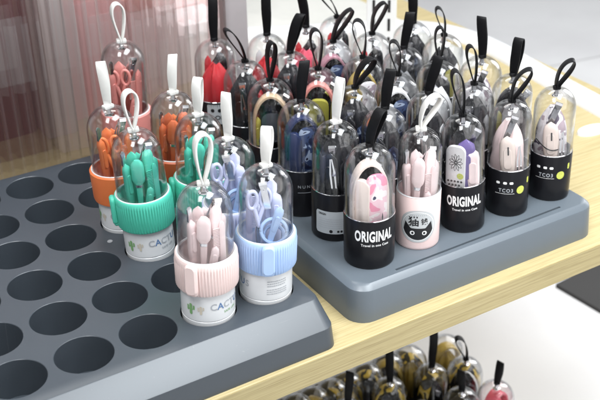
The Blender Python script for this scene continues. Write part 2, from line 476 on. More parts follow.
me.polygons.foreach_set('use_smooth', [True]*len(me.polygons)); me.set_sharp_from_angle(angle=math.radians(28)); me.materials.append(M_TRAYDARK)
tray1 = tag(add('display_tray', me), 'charcoal display tray with rows of round holes, mostly empty, sloping front', 'tray', 'grey display trays on the shelf')
st = unproj(110, 241.5, 0)
V, Fc = lathe([(.30, 0), (.30, .05), (.22, .07), (.12, .03)], 24); cap(V, Fc, 3, 24)
add('rivet', mesh_of('rivet', V, Fc, mat('rivet_grey', (.35, .36, .38), .4)), tray1, Matrix.Translation((st.x, st.y, .002)))

T2 = dict(x0=33.6, x1=66.4, y0=-5.45, y1=37.6)
def t2_outline(d, r): return rounded_plan(T2['x0']-d, T2['x1']+d, T2['y0']-d, T2['y1']+d, r)
side = stack([(ZB, t2_outline(.42, 2.2)), (-.75, t2_outline(.22, 2.1)), (-.5, t2_outline(.14, 2.0)), (-.14, t2_outline(-.25, 1.7)), (0, t2_outline(-.5, 1.5))])
side = (side[0], side[1][:-1])
slot = [(39.0, -4.52), (62.2, -4.28), (62.2, -4.0), (39.0, -4.24)]
top = plate_with_holes(t2_outline(-.5, 1.5), [slot], 0)
groove = loft([[(x, y, 0) for x, y in slot], [(x, y, -.35) for x, y in slot]], False)
groove[1].append((4, 5, 6, 7))
V, Fc = merge(side, top, groove)
bm = bmesh.new(); me = bpy.data.meshes.new('display_tray')
me.from_pydata([(a*CM, b*CM, c*CM) for a, b, c in V], [], Fc)
bm.from_mesh(me); bmesh.ops.remove_doubles(bm, verts=bm.verts, dist=1e-6); bmesh.ops.recalc_face_normals(bm, faces=bm.faces); bm.to_mesh(me); bm.free()
me.polygons.foreach_set('use_smooth', [True]*len(me.polygons)); me.set_sharp_from_angle(angle=math.radians(28)); me.materials.append(M_TRAY)
tray2 = tag(add('display_tray', me), 'blue-grey display tray with thin slot, crowded with black-based capsules', 'tray', 'grey display trays on the shelf')

# ------------------------------------------------------------ tools that sit inside the capsules
_cache = {}
def cached(key, fn):
    if key not in _cache: _cache[key] = fn()
    return _cache[key]
def paddle(L, w, t, neck=.5, seed=0):
    """smooth plastic handle standing on z=0: foot, waist, broad head"""
    rings = []; N = 15; n = 16
    for i in range(N+1):
        s = i/N
        ww = w*(neck+(1-neck)*(.5-.5*math.cos(PI*min(1, s*1.35)))) * (1-.10*math.sin(6*s+seed))
        e = min(1, math.sqrt(max(0, 1-max(0, (s-.84)/.16)**2))+.02) * min(1, math.sqrt(max(0, 1-max(0, (.06-s)/.06)**2))+.02)
        rings.append([(ww/2*e*math.copysign(abs(math.cos(a))**.62, math.cos(a)), t/2*e*math.copysign(abs(math.sin(a))**.62, math.sin(a))+.12*math.sin(3*s+seed), s*L)
                      for a in [2*PI*k/n for k in range(n)]])
    return loft(rings)
def metal_tip(L=1.6, w=.5):
    return loft([[(x*ww, y*tt, z) for x, y in ((-.5, -.5), (.5, -.5), (.5, .5), (-.5, .5))] for z, ww, tt in ((0, w, .3), (L*.5, w*.8, .22), (L*.85, w*.95, .14), (L, w*.35, .06))])
def clipper_parts():
    """nail clipper: two plates with curved jaws, lever and pin"""
    pl = []
    for s in (1, -1):
        rings = []
        for z, y in ((0, .12), (1.2, .2), (2.4, .26), (2.9, .2), (3.15, .03)):
            w = .62 if z < 2.5 else .78
            rings.append([(-w/2, s*y-.035, z), (w/2, s*y-.035, z), (w/2, s*y+.035, z), (-w/2, s*y+.035, z)])
        pl.append(loft(rings))
    body = merge(*pl)
    lever = loft([[(-w/2, y-.05, z), (w/2, y-.05, z), (w/2, y+.05, z), (-w/2, y+.05, z)] for z, y, w in ((0, .75, .45), (1, .6, .66), (2.2, .42, .6), (2.5, .36, .3))])
    pin = tube([(0, -.35, 2.25), (0, .6, 2.25)], .11)
    return body, merge(lever, pin)
def arch_band(span, H, b, t):
    pts = []
    for k in range(8): pts.append((-span/2, 0, H*.62*k/8))
    for k in range(17):
        a = PI-PI*k/16; pts.append((span/2*math.cos(a), 0, H*.62+(H*.38)*math.sin(a)))
    for k in range(7, -1, -1): pts.append((span/2, 0, H*.62*k/8))
    rings = []
    for i, p_ in enumerate(pts):
        a = Vector(pts[max(0, i-1)]); c = Vector(pts[min(len(pts)-1, i+1)]); tg = (c-a).normalized()
        nn = Vector((tg.z, 0, -tg.x)); q = Vector(p_)
        rings.append([tuple(q+nn*u*t/2+Vector((0, v*b/2, 0))) for u, v in ((-1, -.8), (-.6, -1), (.6, -1), (1, -.8), (1, .8), (.6, 1), (-.6, 1), (-1, .8))])
    return loft(rings)
def crumple(rx, ry, H, seed, n=30):
    rn = random.Random(seed); ph = [rn.uniform(0, 6) for _ in range(6)]
    rings = []
    for i in range(15):
        s = i/14; e = max(.06, math.sin(PI*min(1, .16+s*.84)))**.5
        ring = []
        for k in range(n):
            a = 2*PI*k/n
            f = e*(1+.13*math.sin(5*a+ph[0]+3*s)+.08*math.sin(9*a+ph[1]-5*s)+.05*math.sin(14*a+ph[2]))
            ring.append((rx*f*math.cos(a), ry*f*math.sin(a), H*s+.15*math.sin(4*a+ph[3])))
        rings.append(ring)
    return loft(rings)
def T(x, y, z, rx=0, ry=0, rz=0):
    return Matrix.Translation((x, y, z)) @ Matrix.Rotation(math.radians(rz), 4, 'Z') @ Matrix.Rotation(math.radians(ry), 4, 'Y') @ Matrix.Rotation(math.radians(rx), 4, 'X')
CNAME = {'green': 'green', 'orange': 'orange', 'palepink': 'pale pink', 'rose': 'dusty rose', 'rust': 'rust orange', 'violet': 'pale violet', 'cyan': 'aqua',
         'cream': 'cream', 'red': 'red', 'navy': 'navy', 'gold': 'gold', 'yellow': 'yellow', 'black': 'black', 'grey': 'grey', 'white': 'white',
         'purple': 'purple', 'tan': 'tan', 'teal': 'dark teal', 'hotpink': 'bright pink', 'mauve': 'mauve', 'bluec': 'light blue'}
def handle(F, x, y, z, L, w, t, col, ref, adj, rx=0, ry=0, rz=0, tip=True, material=None, cname=None, grp='plastic tools inside the capsules'):
    mt = material or PM[col]
    me = cached(('pad', L, w, t, mt.name), lambda: mesh_of('plastic_tool', *paddle(L, w, t, .55, L*7), mt, angle=50))
    mx = F @ T(x, y, z, rx, ry, rz)
    def inlay(par):
        key = ('inl', round(w, 2), round(L, 1), mt.name)
        add('grip_pad', cached(key, lambda: mesh_of('grip_pad', *xf(slab(w*.5, L*.34, .16, w*.22, .05), T(0, 0, 0)), mt)), par, T(0, -t/2-.0+.12*math.sin(3*.62+L*7), L*.64))
    if not tip:
        o = add('plastic_tool', me, None, mx)
        inlay(o)
        tag(o, f'{adj} {cname or CNAME[col]} plastic tool in {ref}'.strip(), 'plastic tool', grp)
        return o
    e = empty('hand_tool', mx)
    inlay(add('handle', me, e))
    mtip = cached('tip', lambda: mesh_of('metal_tip', *metal_tip(), M_SILVER, smooth=False))
    add('metal_tip', mtip, e, T(0, 0.05, L-.25))
    tag(e, f'{adj} {cname or CNAME[col]} steel-tipped tool in {ref}'.strip(), 'hand tool', grp)
    return e
def clipper(F, x, y, z, ref, rx=0, ry=0, rz=0, dark=False):
    mt = M_DKSTEEL if dark else M_SILVER
    e = empty('nail_clipper', F @ T(x, y, z, rx, ry, rz))
    add('jaws', cached(('cl', dark), lambda: mesh_of('jaws', *clipper_parts()[0], mt, smooth=False)), e)
    add('lever', cached(('lv', dark), lambda: mesh_of('lever', *clipper_parts()[1], mt, angle=40)), e)
    tag(e, f'{"dark" if dark else "shiny"} steel nail clipper in {ref}', 'nail clipper', 'nail clippers inside the capsules')
def tweezers(F, x, y, z, ref, L=6, **k):
    me = cached(('tw', L), lambda: mesh_of('tweezers', *merge(*[loft([[(s*(g+.03)-w/2, -.03, q), (s*(g+.03)+w/2, -.03, q), (s*(g+.03)+w/2, .03, q), (s*(g+.03)-w/2, .03, q)]
                for q, g, w in ((0, .05, .05), (L*.3, .18, .14), (L*.7, .2, .2), (L, .04, .14))]) for s in (1, -1)]), M_SILVER, smooth=False))
    tag(add('tweezers', me, None, F @ T(x, y, z, **k)), f'slim steel tweezers in {ref}', 'tweezers', 'tweezers inside the capsules')
def simple(name, key, fn, mt, F, mx, label, cat, grp, angle=45):
    me = cached((name, key, mt.name), lambda: mesh_of(name, *fn(), mt, angle=angle))
    return tag(add(name, me, None, F @ mx), label, cat, grp)

def scissors(F, x, y, z, L, col, ref, **k):
    e = empty('scissors', F @ T(x, y, z, **k))
    def loops():
        out = []
        for sg in (1, -1):
            pts = [(sg*(.66+.50*math.cos(a)), .12*sg, L-1.15+.95*math.sin(a)) for a in [2*PI*i/28 for i in range(28)]]
            out.append(tube(pts, .20, 8, True))
            out.append(tube([(sg*.5, .12*sg, L-2.0), (sg*.22, .12*sg, L-3.0), (-sg*.05, .08*sg, L-4.2)], [.24, .24, .17], 8))
        return merge(*out)
    add('grips', cached(('sg', L, col), lambda: mesh_of('grips', *loops(), PM[col], angle=60)), e)
    bl = [loft([[(-sg*.05-w/2, .08*sg-.04, q), (-sg*.05+w/2, .08*sg-.04, q), (-sg*.05+w/2, .08*sg+.04, q), (-sg*.05-w/2, .08*sg+.04, q)] for q, w in ((max(.2, L-7), .1), (L-4.8, .5), (L-4.0, .34))]) for sg in (1, -1)]
    add('blades', cached(('sb', L), lambda: mesh_of('blades', *merge(*bl), M_SILVER, smooth=False)), e)
    tag(e, f'small {CNAME[col]} scissors, grips upward, in {ref}', 'scissors', 'scissors inside the capsules')
def brush(F, x, y, z, L, col, ref, adj, w=1.15, **k):
    def shape():
        rings = []
        for q, ww, tt in ((0, .45, .35), (L*.45, .62, .42), (L*.60, .66, .46), (L*.66, w*.92, .68), (L*.70, w, .74), (L*.90, w*.96, .72), (L*.96, w*.78, .6), (L, w*.4, .34)):
            rings.append([(x_*ww/1.0, y_*tt, q) for x_, y_ in rbox_outline(1, 1, .3, 4)])
        return loft(rings)
    e = empty('folding_brush', F @ T(x, y, z, **k))
    add('grip', cached(('br', L, w, col), lambda: mesh_of('grip', *shape(), PM[col], angle=40)), e)
    add('hinge_band', cached(('bh', L, w), lambda: mesh_of('hinge_band', *loft([[(x_*.74, y_*.54, q) for x_, y_ in rbox_outline(1, 1, .3, 4)] for q in (L*.56, L*.60)]), M_SILVER, angle=40)), e)
    tag(e, f'{adj} {CNAME[col]} folding brush with steel band in {ref}', 'brush', 'folding brushes inside the capsules')
def comb(F, x, y, z, L, col, ref, **k):
    sp = loft([[(a*w, b*.14, q) for a, b in ((-.5, -.7), (-.35, -1), (.35, -1), (.5, -.7), (.5, .7), (.35, 1), (-.35, 1), (-.5, .7))] for q, w in ((0, .5), (L*.3, .62), (L*.9, .56), (L*.98, .4), (L, .15))])
    te = [box(.22, .95, -.05, .05, L*.38+i*.17, L*.38+i*.17+.08) for i in range(int(L*.55/.17))]
    o = add('comb', cached(('cm', L, col), lambda: mesh_of('comb', *merge(sp, *te), PM[col], angle=40)), None, F @ T(x, y, z, **k))
    tag(o, f'narrow {CNAME[col]} toothed comb in {ref}', 'comb', 'combs inside the capsules')
def liner(F, R, z0, h, ref, col='black'):
    simple('rolled_pouch', (R, h), lambda: crumple(.86*R, .64*R, h*.98, 23), PM[col], F, T(0, .20*R, z0), f'{CNAME[col]} rolled pouch at the back of {ref}', 'pouch', 'rolled pouches inside the capsules')
def contents(kind, F, R, ref, c1='cream', c2='pink', z0=3.5, zt=11.4):
    """fill the capsule from z0 inside the cup up to about zt under the dome"""
    q = R/2.6; h = zt-z0
    if kind == 'handles':                         # bundle of coloured plastic tools
        handle(F, -1.25*q, -.65, z0, h*.84, 1.05*q, .62, c1, ref, 'left', ry=-3, rx=2, rz=35)
        if c1 in ('orange', 'rose'):
            scissors(F, -.15*q, -1.0*q, z0, h*.86, c1, ref, rz=-8, ry=-3)
        else:
            brush(F, -.35*q, -1.35*q, z0, h*.88, c1, ref, 'front', 1.35, rz=-10, ry=2)
            brush(F, .55*q, -.75*q, z0, h*.96, c1, ref, 'taller', 1.15, rz=30, ry=5)
        comb(F, 1.62*q, -.75*q, z0, h*.76, c2, ref, rz=205, ry=0)
        handle(F, .25*q, -1.6*q, z0, h*.50, .85*q, .5, c2, ref, 'short front', ry=10, tip=False)
        handle(F, -.75*q, .75*q, z0, h*.92, 1.25*q, .6, c1, ref, 'rear left', ry=2, rx=3, rz=-10, tip=False)
        handle(F, 1.45*q, .35*q, z0, h*.80, 1.0*q, .6, c1, ref, 'rear right', ry=1, rx=2, rz=50, tip=False)
        handle(F, .35*q, 1.3*q, z0, h*.86, 1.1*q, .6, c2, ref, 'rear middle', ry=-4, rx=2, rz=20, tip=False)
        clipper(F, .45*q, -.2, z0+h*.66, ref, ry=14, rx=8, rz=30)
    elif kind == 'coil':
        scissors(F, -.85*q, -.55*q, z0, h*.95, c1, ref, rz=12, ry=1)
        comb(F, -1.7*q, .5*q, z0, h*.85, c1, ref, rz=10, ry=0)
        handle(F, -.2*q, .75*q, z0, h*.98, 1.3*q, .6, c1, ref, 'rear', ry=6, rx=-2, tip=False)
        handle(F, .0*q, -.9*q, z0+.6, h*.66, .9*q, .5, 'bluec', ref, 'front', ry=16, tip=False)
        handle(F, 1.3*q, .5*q, z0+.2, h*.80, 1.2*q, .8, c1, ref, 'right', ry=-3, tip=False)
        for k, (rr, zz) in enumerate(((1.25, z0+3.0), (1.0, z0+2.3))):
            pts = [(.75+rr*math.cos(2*PI*i/36), -.95+.35*math.sin(2*PI*i/36), zz+rr*.95*math.sin(2*PI*i/36)) for i in range(36)]
            simple('coil_ring', (rr, zz), lambda: tube(pts, .2, 8, True), PM[c2], F, T(0, .35*k, 0), f'{"larger" if k == 0 else "smaller"} {CNAME[c2]} plastic ring in {ref}', 'ring', 'plastic rings inside the capsules')
        clipper(F, .2*q, -.3, z0+h*.66, ref, ry=-10, rx=6)
    elif kind == 'arch':
        simple('arched_band', (R,), lambda: arch_band(3.5*q, h, 1.5, .34), PM[c1], F, T(-.05*q, -.5, z0, 0, 0, 14), f'{CNAME[c1]} arched band in {ref}', 'band', 'arched bands inside the capsules')
        simple('brush_paddle', (R, 'p', h), lambda: xf(slab(1.95*q, h*.84, .6, .9), T(0, 0, h*.42)), PM[c1], F, T(-.95*q, -1.15*q, z0, 1, 1, -20), f'smooth {CNAME[c1]} paddle on the left in {ref}', 'paddle', 'flat paddles inside the capsules')
        simple('printed_paddle', (R, c2, h), lambda: xf(slab(2.1*q, h*.90, .4, .9), T(0, 0, h*.45)), {'pink': P_PINK, 'navy': P_NAVY, 'goldp': P_GOLD, 'whitep': P_WHITE}[c2], F, T(.75*q, -1.05*q, z0, 1, -1, 18),
               f'printed blotchy paddle on the right in {ref}', 'paddle', 'flat paddles inside the capsules')
        liner(F, R, z0, h, ref)
        clipper(F, -.9, .2, z0+h*.68, ref, ry=35, dark=True)
    elif kind == 'keyring':                       # flat slotted tool framed by an arch
        simple('arched_band', (R, 'k'), lambda: arch_band(3.7*q, h, 1.3, .4), PM[c1], F, T(0, -.5, z0), f'{CNAME[c1]} arched band in {ref}', 'band', 'arched bands inside the capsules')
        def buckle():
            w, hh = 2.2*q, h*.8
            rings = []
            o1 = rbox_outline(w, hh, .9, 6); o2 = [(x, z+hh*.18) for x, z in rbox_outline(.5, 1.3, .24, 6)]
            n = len(o1); V = []
            for y in (-.35, .35):
                V += [(x, y, z) for x, z in o1]; V += [(x, y, z) for x, z in o2]
            Fc = []
            for k in range(n):
                j = (k+1) % n
                Fc += [(k, j, n+j, n+k), (2*n+k, 3*n+k, 3*n+j, 2*n+j), (k, 2*n+k, 2*n+j, j), (n+k, n+j, 3*n+j, 3*n+k)]
            return V, Fc
        simple('slotted_tool', (R,), buckle, M_DKSTEEL if c2 == 'steel' else PM[c2], F, T(.1, -1.3*q, z0+h*.42), f'{"dark metallic" if c2 == "steel" else CNAME[c2]} slotted tool in {ref}', 'slotted tool', 'slotted tools inside the capsules')
        handle(F, -1.45*q, -.5, z0, h*.72, 1.0, .7, 'yellow' if c1 != 'gold' else 'tan', ref, 'narrow left', tip=False)
        handle(F, 1.5*q, -.3, z0, h*.8, 1.1, .7, 'black', ref, 'narrow right', tip=False)
        liner(F, R, z0, h, ref)
        clipper(F, .1, .1, z0+h*.70, ref, ry=35)
    elif kind == 'dark':
        handle(F, -.8*q, -1.35*q, z0, h*.86, 1.7*q, .55, 'black', ref, 'broad left', ry=1, rz=-15, tip=False)
        handle(F, .95*q, -1.4*q, z0, h*.76, 1.3*q, .5, c1, ref, 'front right', ry=1, rz=20, tip=False, material={'navyp': P_NAVY, 'pinkp': P_PINK, 'goldp': P_GOLD, 'whitep': P_WHITE}.get(c1), cname={'navyp': 'blue blotched', 'pinkp': 'pink blotched', 'goldp': 'gold blotched', 'whitep': 'white marbled'}.get(c1))
        liner(F, R, z0, h, ref)
        handle(F, 1.75*q, .1*q, z0, h*.78, .9*q, .6, c2, ref, 'thin side', rz=70, tip=False)
        tweezers(F, .1*q, -1.75*q, z0+1.5, ref, rz=5, ry=-6)
        clipper(F, .1, -1.1, z0+h*.58, ref, ry=12, rx=6, rz=160)
    elif kind == 'pouch':
        simple('folded_pouch', (R, 1, h), lambda: crumple(1.95*q, 1.75*q, h*.85, 3), PM[c1], F, T(0, -.15, z0), f'crumpled {CNAME[c1]} pouch in {ref}', 'pouch', 'soft pouches inside the capsules')
        handle(F, 1.0*q, 1.5*q, z0, h*.9, 1.0, .6, 'black', ref, 'rear', tip=False)
        handle(F, -.9*q, 1.55*q, z0, h*.9, 1.0, .6, c2, ref, 'rear left', tip=False)
        clipper(F, -.9, -.2, z0+h*.70, ref, ry=32, rx=-4, dark=True)
    elif kind == 'cream':
        o = handle(F, .25*q, -1.35*q, z0, h*.80, 1.9*q, .8, c1, ref, 'broad front', ry=-4, tip=False)
        add('slot_mark', cached('slot', lambda: mesh_of('slot_mark', *slab(.16, 1.0, .12, .06, .02), M_PRINTK)), o, T(.1, -.50, h*.62))
        simple('folded_pouch', (R, c2, h), lambda: crumple(1.92*q, 1.55*q, h*.92, 11), P_WHITE if c2 != 'pinkp' else PM['palepink'], F, T(-.1*q, .45, z0), f'crumpled {"white marbled" if c2 != "pinkp" else "pale pink"} wrap in {ref}', 'pouch', 'soft pouches inside the capsules')
        tweezers(F, 1.45*q, -1.3, z0+.3, ref, rz=35, ry=-3)
        pts = [(-1.75+2.5*t_, -1.5-.55*math.sin(PI*t_), z0+5.3-2.1*t_+.9*t_**3) for t_ in [k/16 for k in range(17)]]
        if c2 == 'white' and R < 2.45: simple('black_cord', (R, c2), lambda: tube(pts, .07, 8), M_BLACK, F, T(0, 0, 0), f'thin black cord curving across {ref}', 'cord', 'cords inside the capsules')
        clipper(F, -.5, -.7, z0+h*.70, ref, ry=18, dark=True)
    elif kind == 'panel':
        e = empty('printed_card', F @ T(-.88*q, -1.32*q, z0, 2, 2, -14))
        hh = h*.88
        add('card', mesh_of('card', *xf(slab(2.3*q, hh, .35, .8), T(0, 0, hh/2)), PM['white']), e)
        fl = []; zc = hh*.76
        for k in range(11):
            a0 = 2*PI*k/11
            pts = [(.05+.75*s*math.cos(a0+.22*math.sin(PI*s)), -.19, zc+1.05*s*math.sin(a0+.22*math.sin(PI*s))) for s in (0.1, .3, .5, .7, .9, 1)]
            pts += [(.05+.75*s*math.cos(a0-.3*math.sin(PI*s)), -.19, zc+1.05*s*math.sin(a0-.3*math.sin(PI*s))) for s in (.9, .7, .5, .3, .1)]
            fl.append(tube(pts, .024, 5))
        add('flower_drawing', mesh_of('flower_drawing', *merge(*fl), M_PRINTK), e)
        add('green_dot', mesh_of('green_dot', *xf(slab(.72, .72, .06, .35, .01), T(.55, -.18, hh*.56)), M_LIME), e)
        add('black_dots', mesh_of('black_dots', *merge(*[xf(slab(.24, .24, .05, .115, .01), T(-.75+.36*(k % 5)+(.12 if k > 4 else 0), -.185, hh*.475-.46*(k//5))) for k in range(9)]), M_PRINTK), e)
        tag(e, f'white card with black flower drawing in {ref}', 'card')
        handle(F, 1.2*q, -1.05, z0, h*.82, 1.7*q, .9, 'palepink', ref, 'front right', tip=False)
        handle(F, .45*q, -1.0, z0, h*.93, 2.2*q, .9, 'purple', ref, 'middle', ry=0, tip=False)
        liner(F, R, z0, h, ref)
        clipper(F, .1, .3, z0+h*.70, ref, ry=30, dark=True)

# ------------------------------------------------------------ capsule parts
def dome_profile(R, zr, H, t=.11):
    hb = R*1.02
    zs = H-hb
    outer = [(R-.02, zr-.35), (R-.02, zr), (R-.03, zr+.5)]
    outer += [(R-.03-(.05*k/4), zr+.5+(zs-zr-.5)*k/4) for k in range(1, 5)]
    Rt = R-.08
    for k in range(1, 15):
        a = (PI/2)*k/14
        outer.append((max(.02, Rt*math.cos(a)**.92) if k < 14 else .02, zs+hb*math.sin(a)))
    inner = [(max(.012, r-t), z-(t if i > 6 else 0)) for i, (r, z) in enumerate(outer)]
    return outer+inner[::-1]
def make_dome(R, zr, H):
    V, Fc = lathe(dome_profile(R, zr, H), 64, True)
    return mesh_of('dome', V, Fc, M_CLEAR, angle=60)
def strap_mesh(hgt, lean_x, width, band, thick, sag=0.0, yaw=0.0):
    """closed teardrop loop of flat strap; the loop's plane is x'z turned by yaw; hgt and lean_x reach its top"""
    pts = []; N = 44
    for i in range(N+1):
        s = i/N; a = 2*PI*s
        h = (1-math.cos(a))/2                     # 0..1..0
        h2 = h**.85
        side = math.sin(a)*(.35+.65*h)            # broad near the top, pinched at the foot
        pts.append(((side*width/2)+(.08*(1 if s < .5 else -1) if h < .02 else 0), h2*hgt))
    c, s_ = math.cos(yaw), math.sin(yaw)
    rings = []; tw = random.uniform(-.35, .35); wob = random.uniform(0, 6)
    for i, (x, z) in enumerate(pts):
        def P(j):
            x_, z_ = pts[max(0, min(N, j))]
            k = z_/hgt
            return Vector((x_*c+lean_x*k**1.25, x_*s_+sag*k*k, z_))
        kk = z/hgt; ay = yaw+tw*kk; nrm = Vector((-math.sin(ay), math.cos(ay), 0))
        p0, t = P(i)+nrm*(.07*math.sin(wob+5*kk)*kk), (P(i+1)-P(i-1)).normalized()
        n2 = nrm.cross(t).normalized()
        bb = band*(.78+.22*min(1, z/hgt*2.2))
        rings.append([tuple(p0+nrm*u*bb/2+n2*v*thick/2) for u, v in ((-1, -.6), (-.93, -1), (.93, -1), (1, -.6), (1, .6), (.93, 1), (-.93, 1), (-1, .6))])
    return loft(rings)

def lean_matrix(base, topP, H):
    z = (topP-base).normalized()
    mx = Vector((0, 0, 1)).rotation_difference(z).to_matrix().to_4x4()
    mx.translation = base
    return mx

def strap_for(root, Mb, F, H, base, strap, mt, ref=None):
    """strap = (top u, top v, loop width, yaw degrees)"""
    u, v, w, yaw = strap
    anchor = Mb @ Vector((0, 0, H))
    Q = unproj_face(u, v, anchor)
    loc = F.inverted() @ Q
    mt_ = mt
    white = mt is M_STRAPW
    V, Fc = strap_mesh(max(1.2, loc.z-H), loc.x, w, 1.0 if white else (1.15 if yaw > 50 else 1.12), .18 if white else .12, 0, math.radians(yaw))
    rel = Mb.inverted() @ F
    o = add('strap', mesh_of('strap', V, Fc, mt_, angle=50), root, rel @ Matrix.Translation((0, 0, H)))
    tb = slab(1.15 if white else .85, .42, .7 if white else .5, .12, .04)
    o2 = add('strap_mount', cached(('mount', white), lambda: mesh_of('strap_mount', *tb, mt_)), root, rel @ T(0, 0, H-.02, rz=yaw*.4))
    V, Fc = lathe([(.5, 0), (.5, .12), (.3, .2), (.22, .75), (.05, .8)], 20); cap(V, Fc, 0, 20); cap(V, Fc, 4, 20)
    add('plug', cached('plug', lambda: mesh_of('plug', V, Fc, M_SILVER)), o2, T(0, 0, -.98))

def frames(base, top_px, H):
    """bottle matrix leaning so that its top meets the photograph, and the same turned to face the viewer"""
    if top_px is None: topP = base+Vector((0, 0, H))
    else:
        topP = unproj_face(top_px[0], top_px[1], base+Vector((0, 0, H)))
        topP.z = base.z+H
        d = topP-(base+Vector((0, 0, H)))
        if d.length > .9: topP = base+Vector((0, 0, H))+d*(.9/d.length)
    Mb = lean_matrix(base, topP, H)
    phi = toward(base)
    F = Mb @ Matrix.Rotation(phi+PI/2, 4, 'Z')    # local -y faces the viewer
    return Mb, F, phi

ORD = ['front', 'second', 'third', 'fourth', 'fifth', 'back']
def black_capsule(base, top_px, strap, R, kind, c1, c2, ref, label, H=13.2, rim=5.65, cup=None, strap_mt=None, name='tool_capsule', grp='black-based capsules on the right tray', ringm=None, fillit=True):
    Mb, F, phi = frames(base, top_px, H)
    root = empty(name, Mb)
    tag(root, label, 'capsule', grp)
    cm_ = cup or M_BLACK
    def cupmesh():
        V, Fc = lathe([(R-.35, .12), (R-.25, 0), (R-.08, .02), (R-.02, .12), (R, .3), (R+.02, rim-.08), (R-.02, rim), (R-.1, rim), (R-.14, rim-.1), (R-.2, .6), (.02, .5)], 64)
        cap(V, Fc, 0, 64)
        return mesh_of('cup', V, Fc, cm_, angle=40)
    add('cup', cached(('cup', R, rim, cm_.name), cupmesh), root)
    V, Fc = lathe([(R-.01, rim+.005), (R+.015, rim+.05), (R-.02, rim+.1), (R-.13, rim+.1), (R-.13, rim+.01)], 64, True)
    add('rim_ring', cached(('ring', R, rim), lambda: mesh_of('rim_ring', V, Fc, ringm or M_SILVER)), root)
    add('dome', cached(('dome', R, rim, H), lambda: make_dome(R, rim, H)), root)
    strap_for(root, Mb, F, H, base, strap, strap_mt or M_STRAPK)
    if fillit: contents(kind, F, R, ref, c1, c2, z0=2.2, zt=H-1.75)
    return root, Mb, F, phi

# ------------------------------------------------------------ right tray
P0 = (38.2, -.7); DX, DY = 6.33, 6.82
# (row, column): top of dome in the photograph, strap (top u, top v, loop width, yaw), radius, contents, colours, look
R2 = {
 (0, 0): ((370, 149), (381, 109, 1.7, 58), 2.68, 'arch', 'cream', 'pink', 'ORIGINAL lettering over a cream band'),
 (0, 1): ((421, 131), (437, 94, 1.9, 15), 2.42, 'handles', 'palepink', 'palepink', None),
 (0, 2): ((463, 109), (455, 71, 1.5, 12), 2.40, 'panel', 'white', 'pink', 'ORIGINAL lettering below a flower card'),
 (0, 3): ((512, 101), (529, 68, 2.0, 20), 2.38, 'cream', 'cream', 'pinkp', 'lime dots beneath a slotted cream handle'),
 (0, 4): ((556, 95), (572, 59, 1.9, 25), 2.38, 'cream', 'cream', 'white', 'lime dots at the tray corner'),
 (1, 0): ((336, 122), (340, 78, 1.1, 72), 2.62, 'dark', 'black', 'grey', None),
 (1, 1): ((385, 109), (391, 69, .8, 82), 2.55, 'dark', 'navyp', 'black', 'wide upright strap and blue glints'),
 (1, 2): ((429, 92), (439, 56, .8, 80), 2.5, 'dark', 'black', 'white', 'broad leaning strap behind the cat cup'),
 (1, 3): ((474, 86), (470, 46, 1.4, 10), 2.45, 'dark', 'black', 'grey', 'thin open strap loop and grey glints'),
 (1, 4): ((513, 80), (520, 38, 1.0, 62), 2.4, 'keyring', 'black', 'grey', 'strap half turned, dark slotted handle'),
 (2, 0): ((301, 102), (304, 61, .9, 82), 2.58, 'arch', 'navy', 'navy', 'navy arch and dusty pink side'),
 (2, 1): ((355, 88), (372, 58, 1.7, 15), 2.55, 'dark', 'navyp', 'orange', 'strap loop leaning right and blue glints'),
 (2, 2): ((398, 75), (393, 41, 1.6, 12), 2.5, 'arch', 'white', 'navy', 'open strap loop and purple-blue tools'),
 (2, 3): ((439, 62), (440, 27, 1.5, 15), 2.48, 'pouch', 'white', 'grey', 'pale wrap and oval strap loop'),
 (2, 4): ((482, 62), (482, 17, .8, 84), 2.45, 'cream', 'white', 'yellow', 'tall flat strap and white wrap'),
 (3, 0): ((270, 81), (272, 42, 1.3, 18), 2.58, 'keyring', 'tan', 'steel', 'tan arch around a slotted metal handle'),
 (3, 1): ((318, 70), (315, 29, 1.8, 10), 2.55, 'keyring', 'rose', 'yellow', 'yellow slotted handle and open strap loop'),
 (3, 2): ((363, 59), (357, 20, 2.0, 14), 2.52, 'arch', 'gold', 'whitep', 'large strap loop and yellowish band'),
 (3, 3): ((404, 50), (411, 12, .8, 80), 2.5, 'pouch', 'grey', 'grey', 'grey wrap and narrow upright strap'),
 (3, 4): ((444, 36), (438, 8, 1.3, 15), 2.48, 'dark', 'yellow', 'white', 'yellow handle and small strap loop'),
 (4, 0): ((245, 62), (226, 29, 1.4, 20), 2.55, 'dark', 'black', 'red', 'strap loop leaning far left'),
 (4, 1): ((290, 55), (301, 14, 1.1, 55), 2.52, 'dark', 'black', 'mauve', 'tall strap and dark tools'),
 (4, 2): ((333, 44), (351, 9, 1.8, 25), 2.5, 'arch', 'mauve', 'navy', 'thick strap loop leaning right'),
 (4, 3): ((372, 38), (384, 2, 1.7, 15), 2.48, 'pouch', 'black', 'red', 'thin strap loop and black wrap'),
 (4, 4): ((413, 26), (412, -12, .8, 82), 2.48, 'dark', 'navyp', 'black', 'blue glints below a cut-off strap'),
 (5, 0): ((214, 37), (212, -4, .9, 84), 2.52, 'pouch', 'red', 'red', 'red pouch and wide strap beside the ribbed panel'),
 (5, 1): ((267, 36), (266, -8, .9, 82), 2.5, 'pouch', 'red', 'white', 'red pouch, third strap from the left'),
 (5, 2): ((306, 30), (300, -12, .9, 80), 2.5, 'pouch', 'hotpink', 'red', 'bright pink pouch and straight strap'),
 (5, 3): ((337, 20), (320, -8, 1.4, 20), 2.48, 'pouch', 'white', 'red', 'white wrap and curving thin strap'),
}
CN = ['leftmost', 'second', 'third', 'fourth', 'rightmost']
built = {}
